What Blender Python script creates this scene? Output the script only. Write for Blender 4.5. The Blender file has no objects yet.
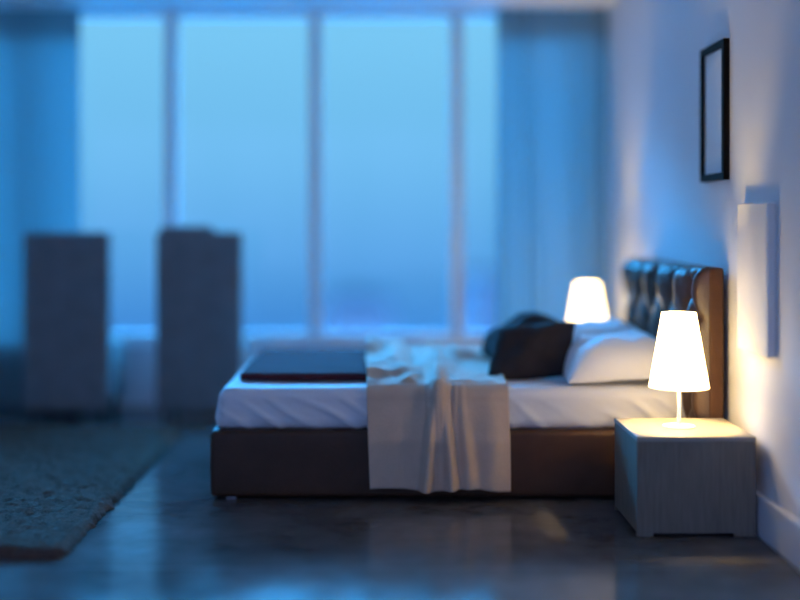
import bpy, bmesh, math, random
from mathutils import Vector, Matrix, noise

random.seed(7)
SC = bpy.context.scene
COL = SC.collection
F = 1168.0            # focal length in pixels (800 px frame)
CAMZ = 1.2            # camera height
CX, CY = 382.0, 222.0 # vanishing point in the frame

# ------------------------------------------------------------------ materials
def new_mat(name):
    m = bpy.data.materials.new(name)
    m.use_nodes = True
    nt = m.node_tree
    for n in list(nt.nodes):
        nt.nodes.remove(n)
    out = nt.nodes.new('ShaderNodeOutputMaterial')
    return m, nt, out

def principled(name, col, rough=0.6, col2=None, nscale=8.0, bump=0.0, bscale=60.0, spec=0.5,
               metal=0.0, sheen=0.0, stretch=None, coat=0.0, ior=1.5, detail=6.0, rough2=None):
    m, nt, out = new_mat(name)
    N, L = nt.nodes, nt.links
    p = N.new('ShaderNodeBsdfPrincipled')
    p.inputs['Base Color'].default_value = (*col, 1)
    p.inputs['Roughness'].default_value = rough
    p.inputs['Metallic'].default_value = metal
    p.inputs['IOR'].default_value = ior
    p.inputs['Specular IOR Level'].default_value = spec
    p.inputs['Sheen Weight'].default_value = sheen
    p.inputs['Coat Weight'].default_value = coat
    L.new(p.outputs[0], out.inputs[0])
    tc = N.new('ShaderNodeTexCoord')
    mp = N.new('ShaderNodeMapping')
    if stretch:
        mp.inputs['Scale'].default_value = stretch
    L.new(tc.outputs['Object'], mp.inputs[0])
    if col2 is not None:
        nz = N.new('ShaderNodeTexNoise')
        nz.inputs['Scale'].default_value = nscale
        nz.inputs['Detail'].default_value = detail
        L.new(mp.outputs[0], nz.inputs[0])
        mx = N.new('ShaderNodeMix'); mx.data_type = 'RGBA'
        mx.inputs[6].default_value = (*col, 1)
        mx.inputs[7].default_value = (*col2, 1)
        rp = N.new('ShaderNodeMapRange')
        rp.inputs[1].default_value = 0.3; rp.inputs[2].default_value = 0.7
        L.new(nz.outputs[0], rp.inputs[0])
        L.new(rp.outputs[0], mx.inputs[0])
        L.new(mx.outputs[2], p.inputs['Base Color'])
        if rough2 is not None:
            rr = N.new('ShaderNodeMapRange')
            rr.inputs[1].default_value = 0.3; rr.inputs[2].default_value = 0.7
            rr.inputs[3].default_value = rough; rr.inputs[4].default_value = rough2
            L.new(nz.outputs[0], rr.inputs[0])
            L.new(rr.outputs[0], p.inputs['Roughness'])
    if bump > 0:
        nb = N.new('ShaderNodeTexNoise')
        nb.inputs['Scale'].default_value = bscale
        nb.inputs['Detail'].default_value = 4
        L.new(mp.outputs[0], nb.inputs[0])
        b = N.new('ShaderNodeBump')
        b.inputs['Strength'].default_value = bump
        b.inputs['Distance'].default_value = 0.01
        L.new(nb.outputs[0], b.inputs['Height'])
        L.new(b.outputs[0], p.inputs['Normal'])
    return m

M = {}
M['wall'] = principled('wall_paint', (.78, .78, .80), .75, (.74, .74, .76), 1.2, .05, 90)
M['ceiling'] = principled('ceiling_paint', (.82, .82, .84), .8, (.79, .79, .80), 1.5)
M['trim'] = principled('baseboard_paint', (.72, .73, .76), .45, (.69, .70, .73), 3)
M['frame'] = principled('window_frame_metal', (.74, .75, .77), .45, (.70, .71, .73), 6)
M['leather'] = principled('dark_brown_leather', (.072, .034, .019), .42, (.054, .026, .014), 9, .25, 160, spec=.25)
M['leather_side'] = principled('brown_leather', (.075, .034, .018), .5, (.055, .025, .013), 9, .25, 160, spec=.2)
M['leather_pad'] = principled('dark_glossy_leather', (.060, .030, .016), .34, (.042, .021, .012), 9, .2, 160, spec=.55)
M['sheet'] = principled('white_sheet', (.74, .74, .76), .8, (.75, .75, .76), 6, .15, 40, sheen=.1)
M['pillow'] = principled('white_pillow_cotton', (.84, .83, .82), .8, (.80, .79, .78), 6, .2, 30, sheen=.1)
M['cushion'] = principled('charcoal_cushion_fabric', (.042, .034, .034), .9, (.032, .026, .027), 12, .3, 120, spec=.1)
M['runner'] = principled('dark_navy_blanket', (.090, .024, .030), .9, (.075, .021, .026), 12, .3, 90, spec=.08)
M['throw'] = principled('taupe_throw_fabric', (.62, .45, .33), .85, (.56, .41, .30), 14, .3, 150, sheen=.1)
M['wood'] = principled('grey_oak_veneer', (.235, .195, .155), .6, (.175, .145, .115), 6, .12, 60, spec=.15, stretch=(14, 14, 1.2), rough2=.65)
M['wood_top'] = principled('pale_oak_veneer', (.32, .29, .25), .45, (.27, .245, .21), 6, .08, 60, stretch=(1.2, 14, 14))
M['dark'] = principled('black_foot', (.03, .03, .03), .7, (.02, .02, .02), 6)  # even black colour of the nightstand feet
M['chrome'] = principled('steel_foot', (.16, .16, .17), .4, (.12, .12, .13), 10, metal=1.0)
M['lamp_white'] = principled('white_enamel', (.85, .83, .80), .3, (.82, .80, .77), 8)
M['black'] = principled('black_picture_frame', (.006, .005, .005), .5, (.003, .003, .003), 12, spec=.06)
M['paper'] = principled('white_mat_paper', (.80, .80, .81), .6, (.77, .77, .78), 5)
M['canvas'] = principled('white_canvas', (.80, .78, .76), .75, (.76, .74, .72), 5, .15, 220)
M['chair'] = principled('dark_chair_fabric', (.21, .21, .215), .85, (.165, .165, .17), 10, .3, 140, sheen=.2)
M['chairwood'] = principled('dark_chair_wood', (.045, .03, .022), .4, (.03, .02, .015), 8, stretch=(10, 10, 1))
M['tower'] = principled('haze_tinted_facade', (.12, .16, .19), .9, (.11, .15, .18), .05)  # aerial haze is put into this bluish facade colour
M['tower_roof'] = principled('darkened_roof', (.04, .05, .055), .95, (.035, .045, .05), .05, spec=0)  # roof colour darkened to offset the bright sky falling on it
M['rug'] = principled('shaggy_rug_wool', (.15, .092, .068), .95, (.09, .056, .042), 70, .6, 200, spec=.1)

# polished concrete floor in large slabs
def floor_mat():
    m, nt, out = new_mat('polished_concrete')
    N, L = nt.nodes, nt.links
    p = N.new('ShaderNodeBsdfPrincipled')
    p.inputs['Specular IOR Level'].default_value = .16
    L.new(p.outputs[0], out.inputs[0])
    tc = N.new('ShaderNodeTexCoord')
    n1 = N.new('ShaderNodeTexNoise'); n1.inputs['Scale'].default_value = 1.8; n1.inputs['Detail'].default_value = 8
    n1.inputs['Distortion'].default_value = .5
    n2 = N.new('ShaderNodeTexNoise'); n2.inputs['Scale'].default_value = 9; n2.inputs['Detail'].default_value = 8
    L.new(tc.outputs['Object'], n1.inputs[0]); L.new(tc.outputs['Object'], n2.inputs[0])
    mu = N.new('ShaderNodeMath'); mu.operation = 'MULTIPLY_ADD'
    L.new(n2.outputs[0], mu.inputs[0]); mu.inputs[1].default_value = .45
    L.new(n1.outputs[0], mu.inputs[2])
    cr = N.new('ShaderNodeValToRGB')
    cr.color_ramp.elements[0].position = .45; cr.color_ramp.elements[0].color = (.066, .060, .058, 1)
    cr.color_ramp.elements[1].position = .95; cr.color_ramp.elements[1].color = (.145, .132, .126, 1)
    L.new(mu.outputs[0], cr.inputs[0])
    mp = N.new('ShaderNodeMapping')
    mp.inputs['Location'].default_value = (9.0, 3.95, 0)
    L.new(tc.outputs['Object'], mp.inputs[0])
    br = N.new('ShaderNodeTexBrick')
    br.offset = 0.0
    br.inputs['Scale'].default_value = 1
    br.inputs['Brick Width'].default_value = 20; br.inputs['Row Height'].default_value = 8
    br.inputs['Mortar Size'].default_value = .006; br.inputs['Mortar Smooth'].default_value = .3
    L.new(mp.outputs[0], br.inputs[0])
    mx = N.new('ShaderNodeMix'); mx.data_type = 'RGBA'
    L.new(br.outputs['Fac'], mx.inputs[0]); L.new(cr.outputs[0], mx.inputs[6])
    mx.inputs[7].default_value = (.16, .15, .15, 1)
    L.new(mx.outputs[2], p.inputs['Base Color'])
    rr = N.new('ShaderNodeMapRange')
    rr.inputs[1].default_value = .4; rr.inputs[2].default_value = .9
    rr.inputs[3].default_value = .05; rr.inputs[4].default_value = .12
    L.new(mu.outputs[0], rr.inputs[0]); L.new(rr.outputs[0], p.inputs['Roughness'])
    b = N.new('ShaderNodeBump'); b.inputs['Strength'].default_value = .06; b.inputs['Distance'].default_value = .01
    L.new(n2.outputs[0], b.inputs['Height']); L.new(b.outputs[0], p.inputs['Normal'])
    return m
M['floor'] = floor_mat()

def glass_mat():
    m, nt, out = new_mat('window_glass')
    N, L = nt.nodes, nt.links
    t = N.new('ShaderNodeBsdfTransparent'); t.inputs[0].default_value = (.99, .995, 1, 1)
    g = N.new('ShaderNodeBsdfGlossy'); g.inputs['Roughness'].default_value = .02
    fr = N.new('ShaderNodeFresnel'); fr.inputs[0].default_value = 1.25
    mx = N.new('ShaderNodeMixShader')
    L.new(fr.outputs[0], mx.inputs[0]); L.new(t.outputs[0], mx.inputs[1]); L.new(g.outputs[0], mx.inputs[2])
    L.new(mx.outputs[0], out.inputs[0])
    return m
M['glass'] = glass_mat()

def curtain_mat(name='sheer_curtain_fabric', col=(.24, .32, .33)):
    m, nt, out = new_mat(name)
    N, L = nt.nodes, nt.links
    d = N.new('ShaderNodeBsdfDiffuse')
    t = N.new('ShaderNodeBsdfTranslucent')
    tc = N.new('ShaderNodeTexCoord'); mp = N.new('ShaderNodeMapping')
    mp.inputs['Scale'].default_value = (60, 60, 3)
    nz = N.new('ShaderNodeTexNoise'); nz.inputs['Scale'].default_value = 4
    L.new(tc.outputs['Object'], mp.inputs[0]); L.new(mp.outputs[0], nz.inputs[0])
    mc = N.new('ShaderNodeMix'); mc.data_type = 'RGBA'
    mc.inputs[6].default_value = (*[c * .94 for c in col], 1); mc.inputs[7].default_value = (*col, 1)
    L.new(nz.outputs[0], mc.inputs[0])
    L.new(mc.outputs[2], d.inputs[0]); L.new(mc.outputs[2], t.inputs[0])
    mx = N.new('ShaderNodeMixShader'); mx.inputs[0].default_value = .33
    L.new(d.outputs[0], mx.inputs[1]); L.new(t.outputs[0], mx.inputs[2])
    L.new(mx.outputs[0], out.inputs[0])
    return m
M['curtain'] = curtain_mat()

def shade_mat():
    m, nt, out = new_mat('glowing_lamp_shade')
    N, L = nt.nodes, nt.links
    e = N.new('ShaderNodeEmission')
    e.inputs[0].default_value = (1.0, .70, .28, 1); e.inputs[1].default_value = SHADE_W
    d = N.new('ShaderNodeBsdfDiffuse')
    tc = N.new('ShaderNodeTexCoord')
    nz = N.new('ShaderNodeTexNoise'); nz.inputs['Scale'].default_value = 120
    L.new(tc.outputs['Object'], nz.inputs[0])
    mc = N.new('ShaderNodeMix'); mc.data_type = 'RGBA'
    mc.inputs[6].default_value = (.8, .77, .72, 1); mc.inputs[7].default_value = (.85, .82, .78, 1)
    L.new(nz.outputs[0], mc.inputs[0]); L.new(mc.outputs[2], d.inputs[0])
    ad = N.new('ShaderNodeAddShader')
    L.new(e.outputs[0], ad.inputs[0]); L.new(d.outputs[0], ad.inputs[1])
    L.new(ad.outputs[0], out.inputs[0])
    return m
SHADE_W = 8.0
M['shade'] = shade_mat()
BULB_S = 2500
def bulb_mat():
    m, nt, out = new_mat('glowing_bulb')
    e = nt.nodes.new('ShaderNodeEmission')
    e.inputs[0].default_value = (1.0, .70, .28, 1); e.inputs[1].default_value = BULB_S
    nt.links.new(e.outputs[0], out.inputs[0])
    return m
M['bulb'] = bulb_mat()

# ------------------------------------------------------------------ helpers
def thing(name, label, cat, loc, group=None):
    o = bpy.data.objects.new(name, None)
    o.empty_display_size = .1
    COL.objects.link(o)
    o.location = loc
    o['label'] = label; o['category'] = cat
    if group: o['group'] = group
    return o

def tag(o, label, cat, group=None):
    o['label'] = label; o['category'] = cat
    if group: o['group'] = group
    return o

def world_loc(o):
    v = Vector((0, 0, 0))
    while o is not None:
        v += o.location
        o = o.parent
    return v

def obj(name, bm, mat, parent=None, origin=None, smooth=False, label=None):
    """bm is in world coordinates; the object gets its own origin and parent."""
    bmesh.ops.recalc_face_normals(bm, faces=bm.faces)
    org = Vector(origin) if origin else (Vector((0, 0, 0)) if parent is None else world_loc(parent))
    bmesh.ops.translate(bm, verts=bm.verts, vec=-org)
    me = bpy.data.meshes.new(name)
    bm.to_mesh(me); bm.free()
    me.materials.append(M[mat])
    if smooth:
        for p in me.polygons: p.use_smooth = True
        if smooth != True:
            try:
                me.set_sharp_from_angle(angle=math.radians(smooth))
            except Exception:
                pass
    o = bpy.data.objects.new(name, me)
    COL.objects.link(o)
    if parent is not None:
        o.parent = parent
        o.location = org - world_loc(parent)
    else:
        o.location = org
    if label: o['label'] = label
    return o

def struct(name, bm, mat, parent=None, smooth=False):
    o = obj(name, bm, mat, parent, smooth=smooth)
    if parent is None: o['kind'] = 'structure'
    return o

def dup(root, delta, label, name=None):
    r = root.copy(); COL.objects.link(r)
    r.location = root.location + Vector(delta)
    r['label'] = label
    for ch in list(root.children):
        c = ch.copy(); COL.objects.link(c); c.parent = r
        for g in list(ch.children):
            d = g.copy(); COL.objects.link(d); d.parent = c
    return r

def box(bm, x0, x1, y0, y1, z0, z1, bevel=0.0, seg=2):
    vs = [bm.verts.new(v) for v in ((x0,y0,z0),(x1,y0,z0),(x1,y1,z0),(x0,y1,z0),(x0,y0,z1),(x1,y0,z1),(x1,y1,z1),(x0,y1,z1))]
    fs = [bm.faces.new([vs[i] for i in f]) for f in ((0,3,2,1),(4,5,6,7),(0,1,5,4),(1,2,6,5),(2,3,7,6),(3,0,4,7))]
    if bevel > 0:
        es = list({e for f in fs for e in f.edges})
        bmesh.ops.bevel(bm, geom=es, offset=bevel, segments=seg, affect='EDGES', profile=.5)
    return bm

def bx(*a, **k):
    return box(bmesh.new(), *a, **k)

def lathe(prof, cx, cy, n=48, closed=False):
    """prof: list of (r, z); closed joins last to first."""
    bm = bmesh.new()
    rings = []
    for r, z in prof:
        if r < 1e-6:
            rings.append([bm.verts.new((cx, cy, z))])
        else:
            rings.append([bm.verts.new((cx + r*math.cos(2*math.pi*i/n), cy + r*math.sin(2*math.pi*i/n), z)) for i in range(n)])
    pairs = list(zip(rings, rings[1:])) + ([(rings[-1], rings[0])] if closed else [])
    for a, b in pairs:
        for i in range(n):
            j = (i+1) % n
            q = []
            for v in (a[i % len(a)], a[j % len(a)], b[j % len(b)], b[i % len(b)]):
                if v not in q: q.append(v)
            if len(q) > 2: bm.faces.new(q)
    return bm

def rounded_box(x0, x1, y0, y1, z0, z1, r, nx, ny, nz, disp=None):
    """Dense box with rounded edges; disp(p, normal) gives an outward offset."""
    bm = bmesh.new()
    c = Vector(((x0+x1)/2, (y0+y1)/2, (z0+z1)/2)); h = Vector(((x1-x0)/2, (y1-y0)/2, (z1-z0)/2))
    ih = Vector((h.x-r, h.y-r, h.z-r))
    def lin(n, hh):
        # more samples near the ends, for the rounding
        t = [-1 + 2*i/n for i in range(n+1)]
        e = [i/4 for i in range(5)]
        k = r/hh
        mid = [-(1-k) + 2*(1-k)*i/n for i in range(n+1)]
        return [-1 + k*i for i in e[:-1]] + mid + [1 - k + k*i for i in e[1:]]
    ax = [lin(nx, h.x), lin(ny, h.y), lin(nz, h.z)]
    vmap = {}
    def vert(u):
        key = tuple(round(v, 5) for v in u)
        if key in vmap: return vmap[key]
        p = Vector((u[0]*h.x, u[1]*h.y, u[2]*h.z))
        q = Vector((max(-ih.x, min(ih.x, p.x)), max(-ih.y, min(ih.y, p.y)), max(-ih.z, min(ih.z, p.z))))
        d = p - q
        n = d.normalized() if d.length > 1e-9 else Vector((0, 0, 1))
        w = c + q + n*r
        if disp: w = w + n*disp(w, n)
        vmap[key] = bm.verts.new(w)
        return vmap[key]
    for a in range(3):
        b, d = (a+1) % 3, (a+2) % 3
        for s in (-1, 1):
            for i in range(len(ax[b])-1):
                for j in range(len(ax[d])-1):
                    q = []
                    for (ii, jj) in ((i, j), (i+1, j), (i+1, j+1), (i, j+1)):
                        u = [0, 0, 0]; u[a] = s; u[b] = ax[b][ii]; u[d] = ax[d][jj]
                        v = vert(u)
                        if v not in q: q.append(v)
                    if len(q) > 2:
                        try: bm.faces.new(q)
                        except ValueError: pass
    return bm

def pillow(a, b, t, mat4, n=36, bot=.55, wr=.006, seed=0.0, pw=2.6, rnd=0.0):
    """Stuffed pillow, half sizes a, b; thickness t; placed by mat4 (built about its own centre)."""
    bm = bmesh.new()
    off = Vector((seed*7.3, seed*3.1, seed*1.7))
    def pos(u, v, side):
        x = a*u*(1 - .07*(1 - abs(v)**2))*math.sqrt(1-rnd*v*v); y = b*v*(1 - .07*(1 - abs(u)**2))*math.sqrt(1-rnd*u*u)
        f = max(0, 1-abs(u)**pw)**.55 * max(0, 1-abs(v)**pw)**.55
        z = side*t*f*(1 if side > 0 else bot)
        w = noise.noise(Vector((x*9, y*9, side*2.0)) + off)*wr*3 + noise.noise(Vector((x*24, y*24, side*5.0)) + off)*wr
        return mat4 @ Vector((x, y, z + w*f*(1.0 if side > 0 else .4)))
    g = {}
    for side in (1, -1):
        for i in range(n+1):
            for j in range(n+1):
                edge = i in (0, n) or j in (0, n)
                key = (0 if edge else side, i, j)
                if key not in g:
                    # denser sampling near the seam
                    u = math.sin(math.pi/2*(-1+2*i/n)); v = math.sin(math.pi/2*(-1+2*j/n))
                    g[key] = bm.verts.new(pos(u, v, side))
    def k(side, i, j): return g[(0 if (i in (0, n) or j in (0, n)) else side, i, j)]
    for side in (1, -1):
        for i in range(n):
            for j in range(n):
                q = [k(side, i, j), k(side, i+1, j), k(side, i+1, j+1), k(side, i, j+1)]
                try: bm.faces.new(q)
                except ValueError: pass
    return bm

# ------------------------------------------------------------------ room shell
XR = 1.46      # right wall
XL = -4.3
YB = 7.62      # inner face of the window wall
YF = -1.4
ZC = 2.58
struct('floor', bx(XL-.2, XR+.2, YF-.2, YB+.3, -.2, 0), 'floor')
struct('ceiling', bx(XL-.2, XR+.2, YF-.2, YB+.3, ZC, ZC+.2), 'ceiling')
struct('wall_right', bx(XR, XR+.2, YF-.2, YB+.3, 0, ZC), 'wall')
struct('wall_front', bx(XL-.2, XR, YF-.2, YF, 0, .40), 'wall')
SILL = .40
struct('wall_back', bx(XL, XR, YB, YB+.2, 0, SILL), 'wall')
struct('wall_left', bx(XL-.2, XL, YF, YB+.2, 0, ZC), 'wall')
struct('baseboard_right', bx(XR-.028, XR, YF, YB, 0, .160, bevel=.006), 'trim')

# the window wall ahead: frame with mullions and one pane per bay
def window(name, along, fixed, lo, hi, mull, depth=.07):
    bm = bmesh.new()
    def bar(a0, a1, z0, z1, d0=0.0, d1=depth):
        if along == 'x': box(bm, a0, a1, fixed+d0, fixed+d1, z0, z1, bevel=.004, seg=1)
        else: box(bm, fixed-d1, fixed-d0, a0, a1, z0, z1, bevel=.004, seg=1)
    bar(lo, hi, SILL, SILL+.075); bar(lo, hi, ZC-.03, ZC)
    xs = [lo+.04] + mull + [hi-.04]
    for m in xs: bar(m-.04, m+.04, SILL+.075, ZC-.03)
    w = struct(name, bm, 'frame')
    for a, b in zip(xs, xs[1:]):
        a0, b0 = a+.041, b-.041
        if along == 'x': g = bx(a0, b0, fixed+.03, fixed+.036, SILL+.076, ZC-.031)
        else: g = bx(fixed-.036, fixed-.03, a0, b0, SILL+.076, ZC-.031)
        obj('pane', g, 'glass', w)
    return w
window('window_1', 'x', YB+.03, XL, XR, [-3.25, -2.32, -1.385, -.438, .492])
window('window_rear_fill', 'x', YF-.1, XL, XR, [-3.3, -2.3, -1.3, -.3, .7])  # unseen window added behind the camera to let in fill light
# window sill board under the glazing
struct('trim_1', bx(XL, XR-.001, YB-.03, YB+.03, SILL-.03, SILL+.002, bevel=.004), 'trim')

# ------------------------------------------------------------------ curtains
def curtain(x0, x1, yc, waves, seed, amp=.035):
    bm = bmesh.new()
    nu, nv = int(waves*18), 26
    rows = []
    for j in range(nv+1):
        z = .015 + (ZC-.02)*(j/nv)
        row = []
        for i in range(nu+1):
            s = i/nu
            ph = 2*math.pi*waves*s + 1.2*noise.noise(Vector((s*5, seed, z*.3)))
            am = amp*(.75+.5*noise.noise(Vector((s*6, seed+4, z*.5))))*(1.0 - .35*j/nv)
            x = x0 + (x1-x0)*s + .012*math.sin(2*ph)
            row.append(bm.verts.new((min(x, XR-.008 if z > .2 else XR-.031), yc + am*math.sin(ph), z)))
        rows.append(row)
    for a, b in zip(rows, rows[1:]):
        for i in range(nu): bm.faces.new((a[i], a[i+1], b[i+1], b[i]))
    return bm
cr_ = obj('curtain', curtain(.732, 1.462, 7.52, 9, 1.0), 'curtain', smooth=True, origin=(1.08, 7.52, 0))
tag(cr_, 'blue-lit sheer curtain hanging beside the right wall behind the far lamp', 'curtain', 'full height sheer curtains')
cl_ = obj('curtain', curtain(-3.35, -1.94, 7.52, 15, 5.0), 'curtain', smooth=True, origin=(-2.6, 7.52, 0))
tag(cl_, 'deep blue sheer curtain hanging behind the high-back chair at the left end', 'curtain', 'full height sheer curtains')

# ------------------------------------------------------------------ rug
def rug_bm(x0, x1, y0, y1):
    bm = bmesh.new()
    st = .016
    nx, ny = int((x1-x0)/st), int((y1-y0)/st)
    rows = []
    for j in range(ny+1):
        row = []
        for i in range(nx+1):
            x = x0+(x1-x0)*i/nx; y = y0+(y1-y0)*j/ny
            e = min(i, nx-i, j, ny-j)
            zb = .004 if e == 0 else (.022 if e == 1 else .03)
            z = zb + (random.random()*.016 if e else 0) + .006*noise.noise(Vector((x*6, y*6, 0)))*(e > 0)
            jx = (random.random()-.5)*.014; jy = (random.random()-.5)*.014
            if i == nx: jx += .015*noise.noise(Vector((0, y*14, 3)))
            if j == 0: jy += .015*noise.noise(Vector((x*14, 0, 8)))
            row.append(bm.verts.new((x+jx, y+jy, z)))
        rows.append(row)
    for a, b in zip(rows, rows[1:]):
        for i in range(nx): bm.faces.new((a[i], a[i+1], b[i+1], b[i]))
    # turn the rim down onto a flat underside
    rim = [v for v in rows[0]] + [r[-1] for r in rows[1:]] + rows[-1][-2::-1] + [r[0] for r in rows[-2:0:-1]]
    low = [bm.verts.new((v.co.x, v.co.y, .001)) for v in rim]
    n = len(rim)
    for i in range(n):
        k = (i+1) % n
        bm.faces.new((rim[i], low[i], low[k], rim[k]))
    bm.faces.new(low)
    return bm
rug = obj('rug', rug_bm(-3.6, -1.135, 4.15, 6.72), 'rug', origin=(-2.37, 5.4, 0), smooth=True)
tag(rug, 'shaggy grey-brown rug lying on the polished floor in front of the chairs', 'rug')

# ------------------------------------------------------------------ high-back chairs by the window
def make_chair(cx, label):
    """High-back chair facing the window: the tall back is turned to the room."""
    y0, w = 7.03, .259
    t = thing('high_back_chair', label, 'chair', (cx, 7.2, 0), 'high-back chairs by the window')
    b = rounded_box(cx-w, cx+w, y0, y0+.095, .062, 1.14, .022, 8, 2, 14,
                    lambda p, n: (.010*math.cos((p.x-cx)/w*1.4) if n.y > .5 else 0))
    obj('backrest', b, 'chair', t, smooth=True)
    s_ = rounded_box(cx-w+.004, cx+w-.004, y0+.097, y0+.43, .29, .455, .03, 8, 8, 3,
                     lambda p, n: (.012*math.cos((p.x-cx)/w*1.4)*math.cos((p.y-7.31)/.19*1.3) if n.z > .5 else 0))
    obj('seat', s_, 'chair', t, smooth=True)
    a = rounded_box(cx-w+.012, cx+w-.012, y0+.097, y0+.42, .10, .288, .012, 6, 6, 3)
    obj('seat_frame', a, 'chair', t, smooth=True)
    for sx in (-1, 1):
        for y in (y0+.05, y0+.385):
            x = cx+sx*(w-.05)
            obj('leg', lathe([(0, 0), (.014, 0), (.020, .105), (0, .105)] if y > y0+.1 else [(0, 0), (.014, 0), (.018, .066), (0, .066)], x, y, 16), 'chairwood', t, smooth=40)
    return t
c1 = make_chair(-1.905, 'dark high-back upholstered chair standing in front of the left curtain')
c2 = dup(c1, (.800, .0, 0), 'dark high-back upholstered chair with a headrest roll, next to the foot of the bed')
hx = c2.location.x - .075
obj('headrest_roll', rounded_box(hx-.165, hx+.165, 7.035, 7.12, 1.105, 1.178, .034, 6, 3, 3), 'chair', c2, smooth=True)

# ------------------------------------------------------------------ bed
BX0, BX1, BY0, BY1 = -.742, 1.36, 5.02, 6.34
bed = thing('bed', 'low bed with dark brown leather base and tufted leather headboard', 'bed', ((BX0+BX1)/2, (BY0+BY1)/2, 0))
fr = rounded_box(BX0, BX1, BY0, BY1, .016, .302, .022, 30, 20, 5,
                 lambda p, n: .0015*noise.noise(Vector((p.x*5, p.y*5, p.z*5))))
obj('base', fr, 'leather', bed, smooth=True)
for x in (BX0+.09, BX1-.12):
    for y in (BY0+.05, BY1-.05):
        obj('foot', bx(x-.022, x+.022, y-.022, y+.022, 0, .0165, bevel=.002, seg=1), 'chrome', bed, label='small steel foot')

# headboard: leather-wrapped body with a deep-buttoned pad facing the foot of the bed
HY0, HY1, HZ0, HZ1 = 4.885, 6.30, .02, 1.008
hb = obj('headboard', rounded_box(1.368, 1.432, HY0, HY1, HZ0, HZ1, .012, 3, 20, 12), 'leather_side', bed, smooth=True,
         label='brown leather back of the headboard')
def tuft_bm():
    bm = bmesh.new()
    ny, nz = 130, 80
    y0, y1, z0, z1 = HY0, HY1, .30, 1.014
    sy, sz = .29, .23
    rows = []
    for j in range(nz+1):
        row = []
        for i in range(ny+1):
            u, v = i/ny, j/nz
            y = y0+(y1-y0)*u; z = z0+(z1-z0)*v
            a = (y-y0-.10)/sy; b = (z1-.10-z)/sz
            p, q = a+b*.5, a-b*.5                        # diamond lattice
            dp = abs(p-round(p)); dq = abs(q-round(q))
            cre = math.exp(-(dp/.07)**2)*.7 + math.exp(-(dq/.07)**2)*.7
            btn = math.exp(-(dp**2+dq**2)/.012)
            dome = math.sin(math.pi*abs(p-math.floor(p)))*math.sin(math.pi*abs(q-math.floor(q)))
            wr = .010*noise.noise(Vector((y*13, z*6, 2))) + .005*noise.noise(Vector((y*32, z*14, 5)))
            d = .050 + .042*dome - .018*cre - .020*btn + wr
            eu = min(u, 1-u)*(y1-y0); ev = min(v, 1-v)*(z1-z0)
            k = min(1, eu/.055); k2 = min(1, ev/.055)
            rnd = math.sqrt(max(0, 1-(1-k)**2))*math.sqrt(max(0, 1-(1-k2)**2))
            row.append(bm.verts.new((1.369 - max(d, .006)*rnd, y, z)))
        rows.append(row)
    for a, b in zip(rows, rows[1:]):
        for i in range(ny): bm.faces.new((a[i], a[i+1], b[i+1], b[i]))
    return bm
pad = obj('tufted_pad', tuft_bm(), 'leather_pad', hb, smooth=True, label='dark buttoned leather pad')

# mattress with a creased fitted sheet
def crease(p, n):
    d = .004*noise.noise(Vector((p.x*3, p.y*3, p.z*3)))
    if n.y < -.3 or n.x < -.3:
        s = p.x if n.y < -.3 else p.y*.7
        t = (.49-p.z)/.2
        up = max(0, min(1, t*1.3-.1))
        q = s*1.0 - (.49-p.z)*1.55 + .05*noise.noise(Vector((s*4, p.z*6, 1)))
        w = math.sin(q*2*math.pi/.15 + 3.5*noise.noise(Vector((s*2.2, 0, 4))))
        g = max(0, noise.noise(Vector((s*3.1, p.z*3, 9)))*.7+.55)
        d += .034*(max(0, w)**1.5)*up*g*g*-n.y if n.y < -.3 else .003*w*up
    if n.z > .5:
        d += .003*noise.noise(Vector((p.x*7, p.y*7, 3)))
    return d
mat_bm = rounded_box(-.734, 1.325, 5.052, 6.32, .303, .480, .045, 130, 46, 12, crease)
for v in mat_bm.verts:                                        # the side walls lean in towards the top
    k = max(0, min(1, (v.co.z-.30)/.19))
    v.co.x += .03*k*max(0, min(1, (-.45-v.co.x)/.27))
mt = obj('mattress', mat_bm, 'sheet', smooth=True, origin=(.3, 5.74, .303))
tag(mt, 'white mattress in a creased white sheet lying on the leather bed base', 'mattress')

# folded dark blanket at the foot of the bed
def runner_disp(p, n):
    return .003*noise.noise(Vector((p.x*5, p.y*5, 0)))
rb = rounded_box(-.64, .10, 5.245, 6.28, .486, .522, .013, 30, 40, 2, runner_disp)
ru = obj('blanket', rb, 'runner', smooth=True, origin=(-.27, 5.8, .4925))
tag(ru, 'dark folded blanket lying flat across the foot end of the mattress', 'blanket')

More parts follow.
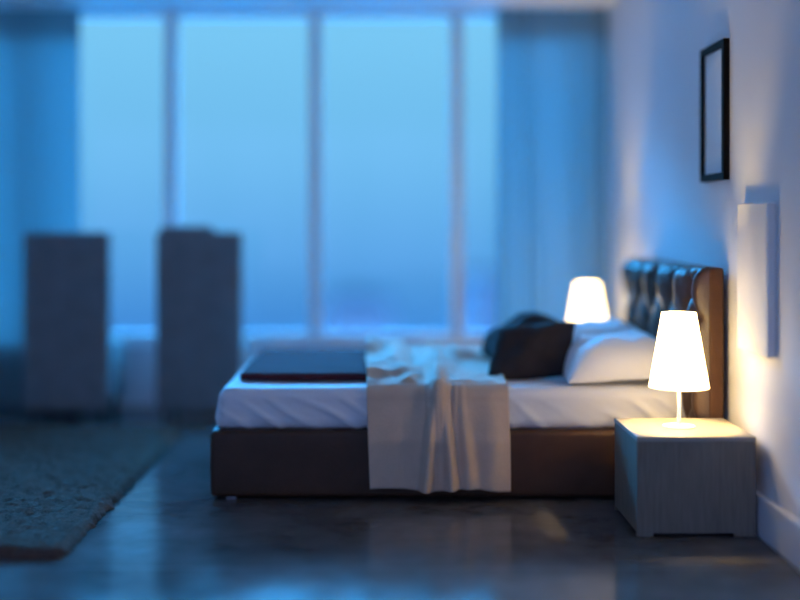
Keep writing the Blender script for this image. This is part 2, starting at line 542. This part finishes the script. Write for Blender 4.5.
# rumpled throw: lies across the bed and hangs down its near side
def throw_bm():
    bm = bmesh.new()
    nu, nt_ = 120, 150
    YE, ZT = 5.052, .486
    top_len = 1.13; hang = .372; R = .055
    arc = R*math.pi/2
    total = top_len + arc + hang
    def g(x, c, w): return math.exp(-((x-c)/w)**2)
    rows = []
    for j in range(nt_+1):
        s = total*j/nt_
        row = []
        for i in range(nu+1):
            u = i/nu
            x = -.066 + .612*u
            n3 = noise.noise(Vector((u*4, s*4, 1.5))); n4 = noise.noise(Vector((u*9, s*8, 7.5)))
            if s < top_len:                               # on top of the bed, s from the far end
                y = YE + R + (top_len - s)
                f = (top_len - s)/top_len                 # 0 at the near edge, 1 far away
                xx = x - .02*f + .05*f*noise.noise(Vector((s*2.0, 3, 1)))
                base = ZT + .038*(1/(1+math.exp((xx-.12)/.012)))*(1/(1+math.exp((5.235-y)/.012))) 
                uc = .50 + .05*math.sin(f*4)
                rid = .050*g(u, uc, .05+.10*f)*min(1, f*5+.55)*g(f, .0, .40)
                rid += .030*g(u, .30+.25*f, .07)*g(f, .16, .16)
                rid += .040*g(u, .72-.35*f, .09)*g(f, .38, .22)
                rid += .055*g(f, .72+.06*math.sin(u*7), .11)*(.6+.4*math.sin(u*9+1))
                rid += .045*g(f, .95, .10)*(.6+.4*math.sin(u*6+4))
                rid += .030*g(u, .12+.2*f, .08)*g(f, .5, .2)
                lump = .026*abs(n3)*min(1, f*4) + .008*abs(n4)*min(1, f*5) + .012*(1-abs(noise.noise(Vector((u*5+s*3, s*5-u*3, 12.0)))))**4
                p = Vector((xx, y, base + .006 + rid + lump))
            else:
                if s < top_len+arc:
                    a = (s-top_len)/R
                    yb = YE + R - R*math.sin(a) ; zb = ZT - R + R*math.cos(a)
                    ny, nz = -math.sin(a), math.cos(a); hgt = 0.0
                    ridz = math.sin(a)
                else:
                    hgt = (s-top_len-arc)/hang
                    yb = YE - .052*min(1, hgt*2.2)          # swings clear of the bed base
                    zb = ZT - R - (s-top_len-arc)
                    ny, nz = -1, 0; ridz = 1
                h = hgt
                k = min(1, .35+h*1.4)
                fold = .050*g(u, .50, .035+.015*h)*(1-.75*h)
                fold += .060*g(u, .462-.062*h, .022+.022*h)*k
                fold += .052*g(u, .545+.050*h, .022+.022*h)*k
                fold += .030*g(u, .665+.06*h, .026+.02*h)*k
                fold += .012*(g(u, .43, .012)+g(u, .575, .012)+g(u, .525, .010)+g(u, .625, .014))*max(0, 1-h*1.8)
                fold -= .010*g(u, .33-.05*h, .07)*k
                fold += .012*g(u, .18, .10)*h
                fold += .022*g(u, .88, .08)*k
                fold += .006*n3*h
                top0 = .050*g(u, .50, .05)*.55
                amt = top0*(1-ridz) + fold*ridz
                p = Vector((x + .010*h*math.sin(u*5+1) + .006*h, yb + ny*(.008+max(amt, 0)), zb + nz*(.008+amt)))
                if h > .97: p.z += .006*math.sin(u*11) - .004*u
            row.append(bm.verts.new(p))
        rows.append(row)
    for a, b in zip(rows, rows[1:]):
        for i in range(nu): bm.faces.new((a[i], a[i+1], b[i+1], b[i]))
    return bm
th = obj('throw', throw_bm(), 'throw', smooth=True, origin=(.24, 5.3, .49))
sol = th.modifiers.new('thickness', 'SOLIDIFY'); sol.thickness = .005; sol.offset = 1
tag(th, 'rumpled taupe throw draped over the middle of the bed and down its side', 'throw')

# pillows
def place(cx, cy, cz, rz=0, ry=0, rx=0):
    return (Matrix.Translation((cx, cy, cz)) @ Matrix.Rotation(rz, 4, 'Z') @ Matrix.Rotation(ry, 4, 'Y') @ Matrix.Rotation(rx, 4, 'X'))
MT = .486
p1 = obj('pillow', pillow(.280, .305, .165, place(1.085, 5.365, MT+.033, 0, math.radians(-4)), bot=.14, seed=1, pw=3.6), 'pillow', smooth=True, origin=(1.07, 5.365, MT))
tag(p1, 'plump white pillow at the near side of the bed behind the glowing bedside lamp', 'pillow', 'white pillows against the headboard')
p2 = obj('pillow', pillow(.280, .290, .175, place(1.085, 5.99, MT+.033, 0, math.radians(-4)), bot=.14, seed=4, pw=3.6), 'pillow', smooth=True, origin=(1.07, 5.945, MT))
tag(p2, 'white pillow at the far side of the bed behind the dark cushions', 'pillow', 'white pillows against the headboard')
SHEAR = Matrix(((1, .32, 0, 0), (0, 1, 0, 0), (0, 0, 1, 0), (0, 0, 0, 1)))
q1 = obj('cushion', pillow(.200, .142, .092, Matrix.Translation((.690, 5.385, MT+.117)) @ Matrix.Rotation(math.radians(60), 4, 'X') @ Matrix.Rotation(math.radians(5), 4, 'Z') @ SHEAR, bot=.8, seed=2, pw=2.4, rnd=.14, wr=.010), 'cushion', smooth=True, origin=(.692, 5.385, MT))
tag(q1, 'nearer of the two dark cushions, standing beside the near white pillow', 'cushion', 'dark cushions on the bed')
q2 = obj('cushion', pillow(.205, .190, .105, place(.692, 5.80, MT+.134, math.radians(8), math.radians(-26)), bot=.8, seed=6, pw=2.6, rnd=.2, wr=.009), 'cushion', smooth=True, origin=(.685, 5.80, MT))
tag(q2, 'farther dark cushion, peeking out behind the nearer one', 'cushion', 'dark cushions on the bed')

# ------------------------------------------------------------------ nightstands
NX0, NX1, NY0, NY1, NZ = .968, 1.421, 4.435, 4.865, .384
def make_nightstand():
    t = thing('nightstand', 'grey wooden nightstand in front of the bed, under the sharp near lamp', 'nightstand',
              ((NX0+NX1)/2, (NY0+NY1)/2, 0), 'bedside nightstands')
    obj('top_panel', bx(NX0, NX1, NY0, NY1, NZ-.018, NZ, bevel=.002, seg=1), 'wood_top', t, label='pale wooden top')
    for y0, y1 in ((NY0+.001, NY0+.019), (NY1-.019, NY1-.001)):        # side panels cut out along the floor
        bm = bmesh.new()
        z1 = NZ-.0185
        prof = [(NX0+.001, .004), (NX0+.062, .004), (NX0+.064, .018), (NX1-.084, .018), (NX1-.082, .004), (NX1-.001, .004), (NX1-.001, z1), (NX0+.001, z1)]
        a = [bm.verts.new((x, y0, z)) for x, z in prof]; b = [bm.verts.new((x, y1, z)) for x, z in prof]
        bm.faces.new(a); bm.faces.new(b[::-1])
        for i in range(8):
            k = (i+1) % 8
            bm.faces.new((a[i], a[k], b[k], b[i]))
        obj('side_panel', bm, 'wood', t)
    obj('front_panel', bx(NX0+.001, NX0+.019, NY0+.0195, NY1-.0195, .02, NZ-.0185), 'wood', t)
    obj('back_panel', bx(NX1-.013, NX1-.001, NY0+.0195, NY1-.0195, .02, NZ-.0185), 'wood', t)
    obj('bottom_panel', bx(NX0+.0195, NX1-.0135, NY0+.0195, NY1-.0195, .022, .038), 'wood', t)
    for x in (NX0+.03, NX1-.04):
        for y in (NY0+.01, NY1-.01):
            obj('foot', lathe([(0, 0), (.009, 0), (.009, .0045), (0, .0045)], x, y, 16), 'dark', t)
    return t
ns1 = make_nightstand()
FARDY = 2.185
ns2 = dup(ns1, (.02, FARDY, 0), 'grey wooden nightstand hidden behind the bed, under the blurred far lamp')

# ------------------------------------------------------------------ lamps
LX, LY = 1.182, 4.65
def make_lamp():
    t = thing('table_lamp', 'glowing white table lamp standing on the near nightstand', 'lamp', (LX, LY, NZ), 'bedside table lamps')
    z = NZ
    obj('lamp_base', lathe([(0, z), (.064, z), (.065, z+.003), (.063, z+.007), (.04, z+.010), (.012, z+.013), (0, z+.013)], LX, LY), 'lamp_white', t, smooth=40)
    obj('pole', lathe([(0, z+.012), (.0075, z+.012), (.0075, .636), (0, .636)], LX, LY, 20), 'lamp_white', t, smooth=40)
    sock = obj('socket', lathe([(0, .626), (.015, .626), (.016, .63), (.016, .657), (.010, .660), (0, .660)], LX, LY, 24), 'lamp_white', t, smooth=40)
    obj('bulb', lathe([(0, .660), (.009, .6605), (.014, .666), (.019, .674), (.020, .684), (.018, .694), (.010, .703), (0, .706)], LX, LY, 24), 'bulb', sock, smooth=True)
    r0, r1, z0, z1, th_ = .119, .068, .543, .840, .0018
    sh = obj('lamp_shade', lathe([(r0, z0), (r1, z1), (r1-th_, z1), (r0-th_, z0)], LX, LY, 64, closed=True), 'shade', t, smooth=40,
             label='glowing tapered white shade')
    bm = bmesh.new()                                              # wire carrier holding the shade
    for k in range(3):
        a = 2*math.pi*k/3+.5
        d = Vector((math.cos(a), math.sin(a), 0)); n = Vector((-d.y, d.x, 0))*.0012
        P0 = Vector((LX, LY, .645))+d*.013; rr = r0+(r1-r0)*(.66-z0)/(z1-z0)-.001
        P1 = Vector((LX, LY, .66))+d*rr
        up = Vector((0, 0, .0012))
        va = [bm.verts.new(P0+x) for x in (n+up, -n+up, -n-up, n-up)]; vb = [bm.verts.new(P1+x) for x in (n+up, -n+up, -n-up, n-up)]
        bm.faces.new(va); bm.faces.new(vb[::-1])
        for i in range(4):
            j = (i+1) % 4; bm.faces.new((va[i], va[j], vb[j], vb[i]))
    obj('shade_carrier', bm, 'lamp_white', sh)
    return t
lp1 = make_lamp()
lp2 = dup(lp1, (.02, FARDY, 0), 'blurred glowing lamp beyond the bed, beside the right curtain')
# ------------------------------------------------------------------ pictures on the right wall
PY0, PY1, PZ0, PZ1 = 4.90, 5.265, 1.378, 1.972
pf = thing('picture_frame', 'thin black picture frame hung high on the right wall above the headboard', 'picture', (XR, (PY0+PY1)/2, PZ0))
bm = bmesh.new()
fw, fx = .032, XR-.028
box(bm, fx, XR-.001, PY0, PY1, PZ1-fw, PZ1, bevel=.002, seg=1)
box(bm, fx, XR-.001, PY0, PY1, PZ0, PZ0+fw, bevel=.002, seg=1)
box(bm, fx, XR-.001, PY0, PY0+fw, PZ0+fw, PZ1-fw, bevel=.002, seg=1)
box(bm, fx, XR-.001, PY1-fw, PY1, PZ0+fw, PZ1-fw, bevel=.002, seg=1)
obj('frame', bm, 'black', pf)
obj('picture_sheet', bx(XR-.012, XR-.004, PY0+fw, PY1-fw, PZ0+fw, PZ1-fw), 'paper', pf, label='blank pale sheet')

KY0, KY1, KZ0, KZ1 = 4.325, 4.69, .695, 1.272
cv = obj('wall_panel', bx(XR-.034, XR-.0005, KY0, KY1, KZ0, KZ1, bevel=.003), 'canvas', origin=(XR, (KY0+KY1)/2, KZ0))
cv.name = 'blank_canvas'
tag(cv, 'white blank canvas box mounted on the right wall just beside the near lamp', 'canvas')

# ------------------------------------------------------------------ far city, haze put into its colour
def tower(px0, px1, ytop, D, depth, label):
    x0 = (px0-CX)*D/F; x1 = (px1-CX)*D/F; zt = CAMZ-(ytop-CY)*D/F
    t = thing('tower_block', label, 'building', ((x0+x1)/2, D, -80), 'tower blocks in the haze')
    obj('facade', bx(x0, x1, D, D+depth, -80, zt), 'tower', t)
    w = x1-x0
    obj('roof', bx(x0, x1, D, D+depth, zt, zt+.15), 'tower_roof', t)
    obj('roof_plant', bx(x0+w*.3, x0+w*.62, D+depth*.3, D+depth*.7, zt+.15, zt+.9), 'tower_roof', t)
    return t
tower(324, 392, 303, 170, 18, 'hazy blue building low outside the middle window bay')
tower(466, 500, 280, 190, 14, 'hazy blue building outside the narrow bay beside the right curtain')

# ------------------------------------------------------------------ sky with added room fill
w = bpy.data.worlds.new('dusk_sky_fill'); SC.world = w
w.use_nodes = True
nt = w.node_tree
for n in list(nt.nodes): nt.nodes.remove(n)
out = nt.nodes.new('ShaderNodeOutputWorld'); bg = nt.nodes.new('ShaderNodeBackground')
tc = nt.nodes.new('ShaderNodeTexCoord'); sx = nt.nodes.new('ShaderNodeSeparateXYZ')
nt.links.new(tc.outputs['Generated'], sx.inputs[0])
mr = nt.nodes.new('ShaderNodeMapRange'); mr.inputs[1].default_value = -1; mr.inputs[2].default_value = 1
nt.links.new(sx.outputs[2], mr.inputs[0])
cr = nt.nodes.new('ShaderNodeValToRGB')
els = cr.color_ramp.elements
stops = [(-1, (.09, 2.3, 6.8)), (-.55, (.10, 2.2, 6.5)), (-.26, (.048, .30, .85)), (-.15, (.050, .255, .70)), (-.09, (.052, .255, .69)), (-.03, (.10, .375, .79)),  # ground glow added below the view to light the ceiling
         (.05, (.155, .50, .86)), (.17, (.20, .60, .92)), (.22, (.11, .45, .90)), (.33, (.10, .42, .92)), (.37, (2.4, 28., 71.0)), (.45, (2.4, 27., 69.0)), (.53, (.9, 5, 13)), (1, (.4, 2.6, 7.0))]  # dark and bright bands above the view shaped for floor streak and room light
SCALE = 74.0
REAR_FILL = (.74, 1.12, 2.5)
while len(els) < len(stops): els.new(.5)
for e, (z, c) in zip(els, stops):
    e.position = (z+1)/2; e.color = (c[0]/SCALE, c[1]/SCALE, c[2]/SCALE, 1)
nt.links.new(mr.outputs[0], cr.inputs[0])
# added lilac fill sky behind the camera, brightening surfaces that face it
rear_fac = nt.nodes.new('ShaderNodeMapRange'); rear_fac.interpolation_type = 'SMOOTHSTEP'
rear_fac.inputs[1].default_value = -.15; rear_fac.inputs[2].default_value = -.75
nt.links.new(sx.outputs[1], rear_fac.inputs[0])
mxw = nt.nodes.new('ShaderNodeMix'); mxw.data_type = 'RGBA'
mxw.inputs[7].default_value = (REAR_FILL[0]/SCALE, REAR_FILL[1]/SCALE, REAR_FILL[2]/SCALE, 1)
nt.links.new(rear_fac.outputs[0], mxw.inputs[0]); nt.links.new(cr.outputs[0], mxw.inputs[6])
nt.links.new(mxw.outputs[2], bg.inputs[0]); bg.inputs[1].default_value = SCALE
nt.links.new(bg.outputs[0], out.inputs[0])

# ------------------------------------------------------------------ camera
cam = bpy.data.cameras.new('camera')
co = bpy.data.objects.new('camera', cam); COL.objects.link(co)
co.location = (0, 0, CAMZ); co.rotation_euler = (math.radians(90), 0, 0)
cam.sensor_width = 36; cam.lens = F*36/800
cam.shift_x = (400-CX)/800; cam.shift_y = (CY-300)/800
cam.clip_end = 600
cam.dof.use_dof = True; cam.dof.focus_distance = 4.72; cam.dof.aperture_fstop = .28
SC.camera = co

SC.view_settings.view_transform = 'Standard'
SC.view_settings.look = 'None'
SC.view_settings.exposure = 0
SC.view_settings.gamma = 1
SC.view_settings.use_curve_mapping = False
SC.cycles.use_denoising = True
SC.cycles.max_bounces = 10
SC.cycles.diffuse_bounces = 6
SC.cycles.sample_clamp_indirect = 6
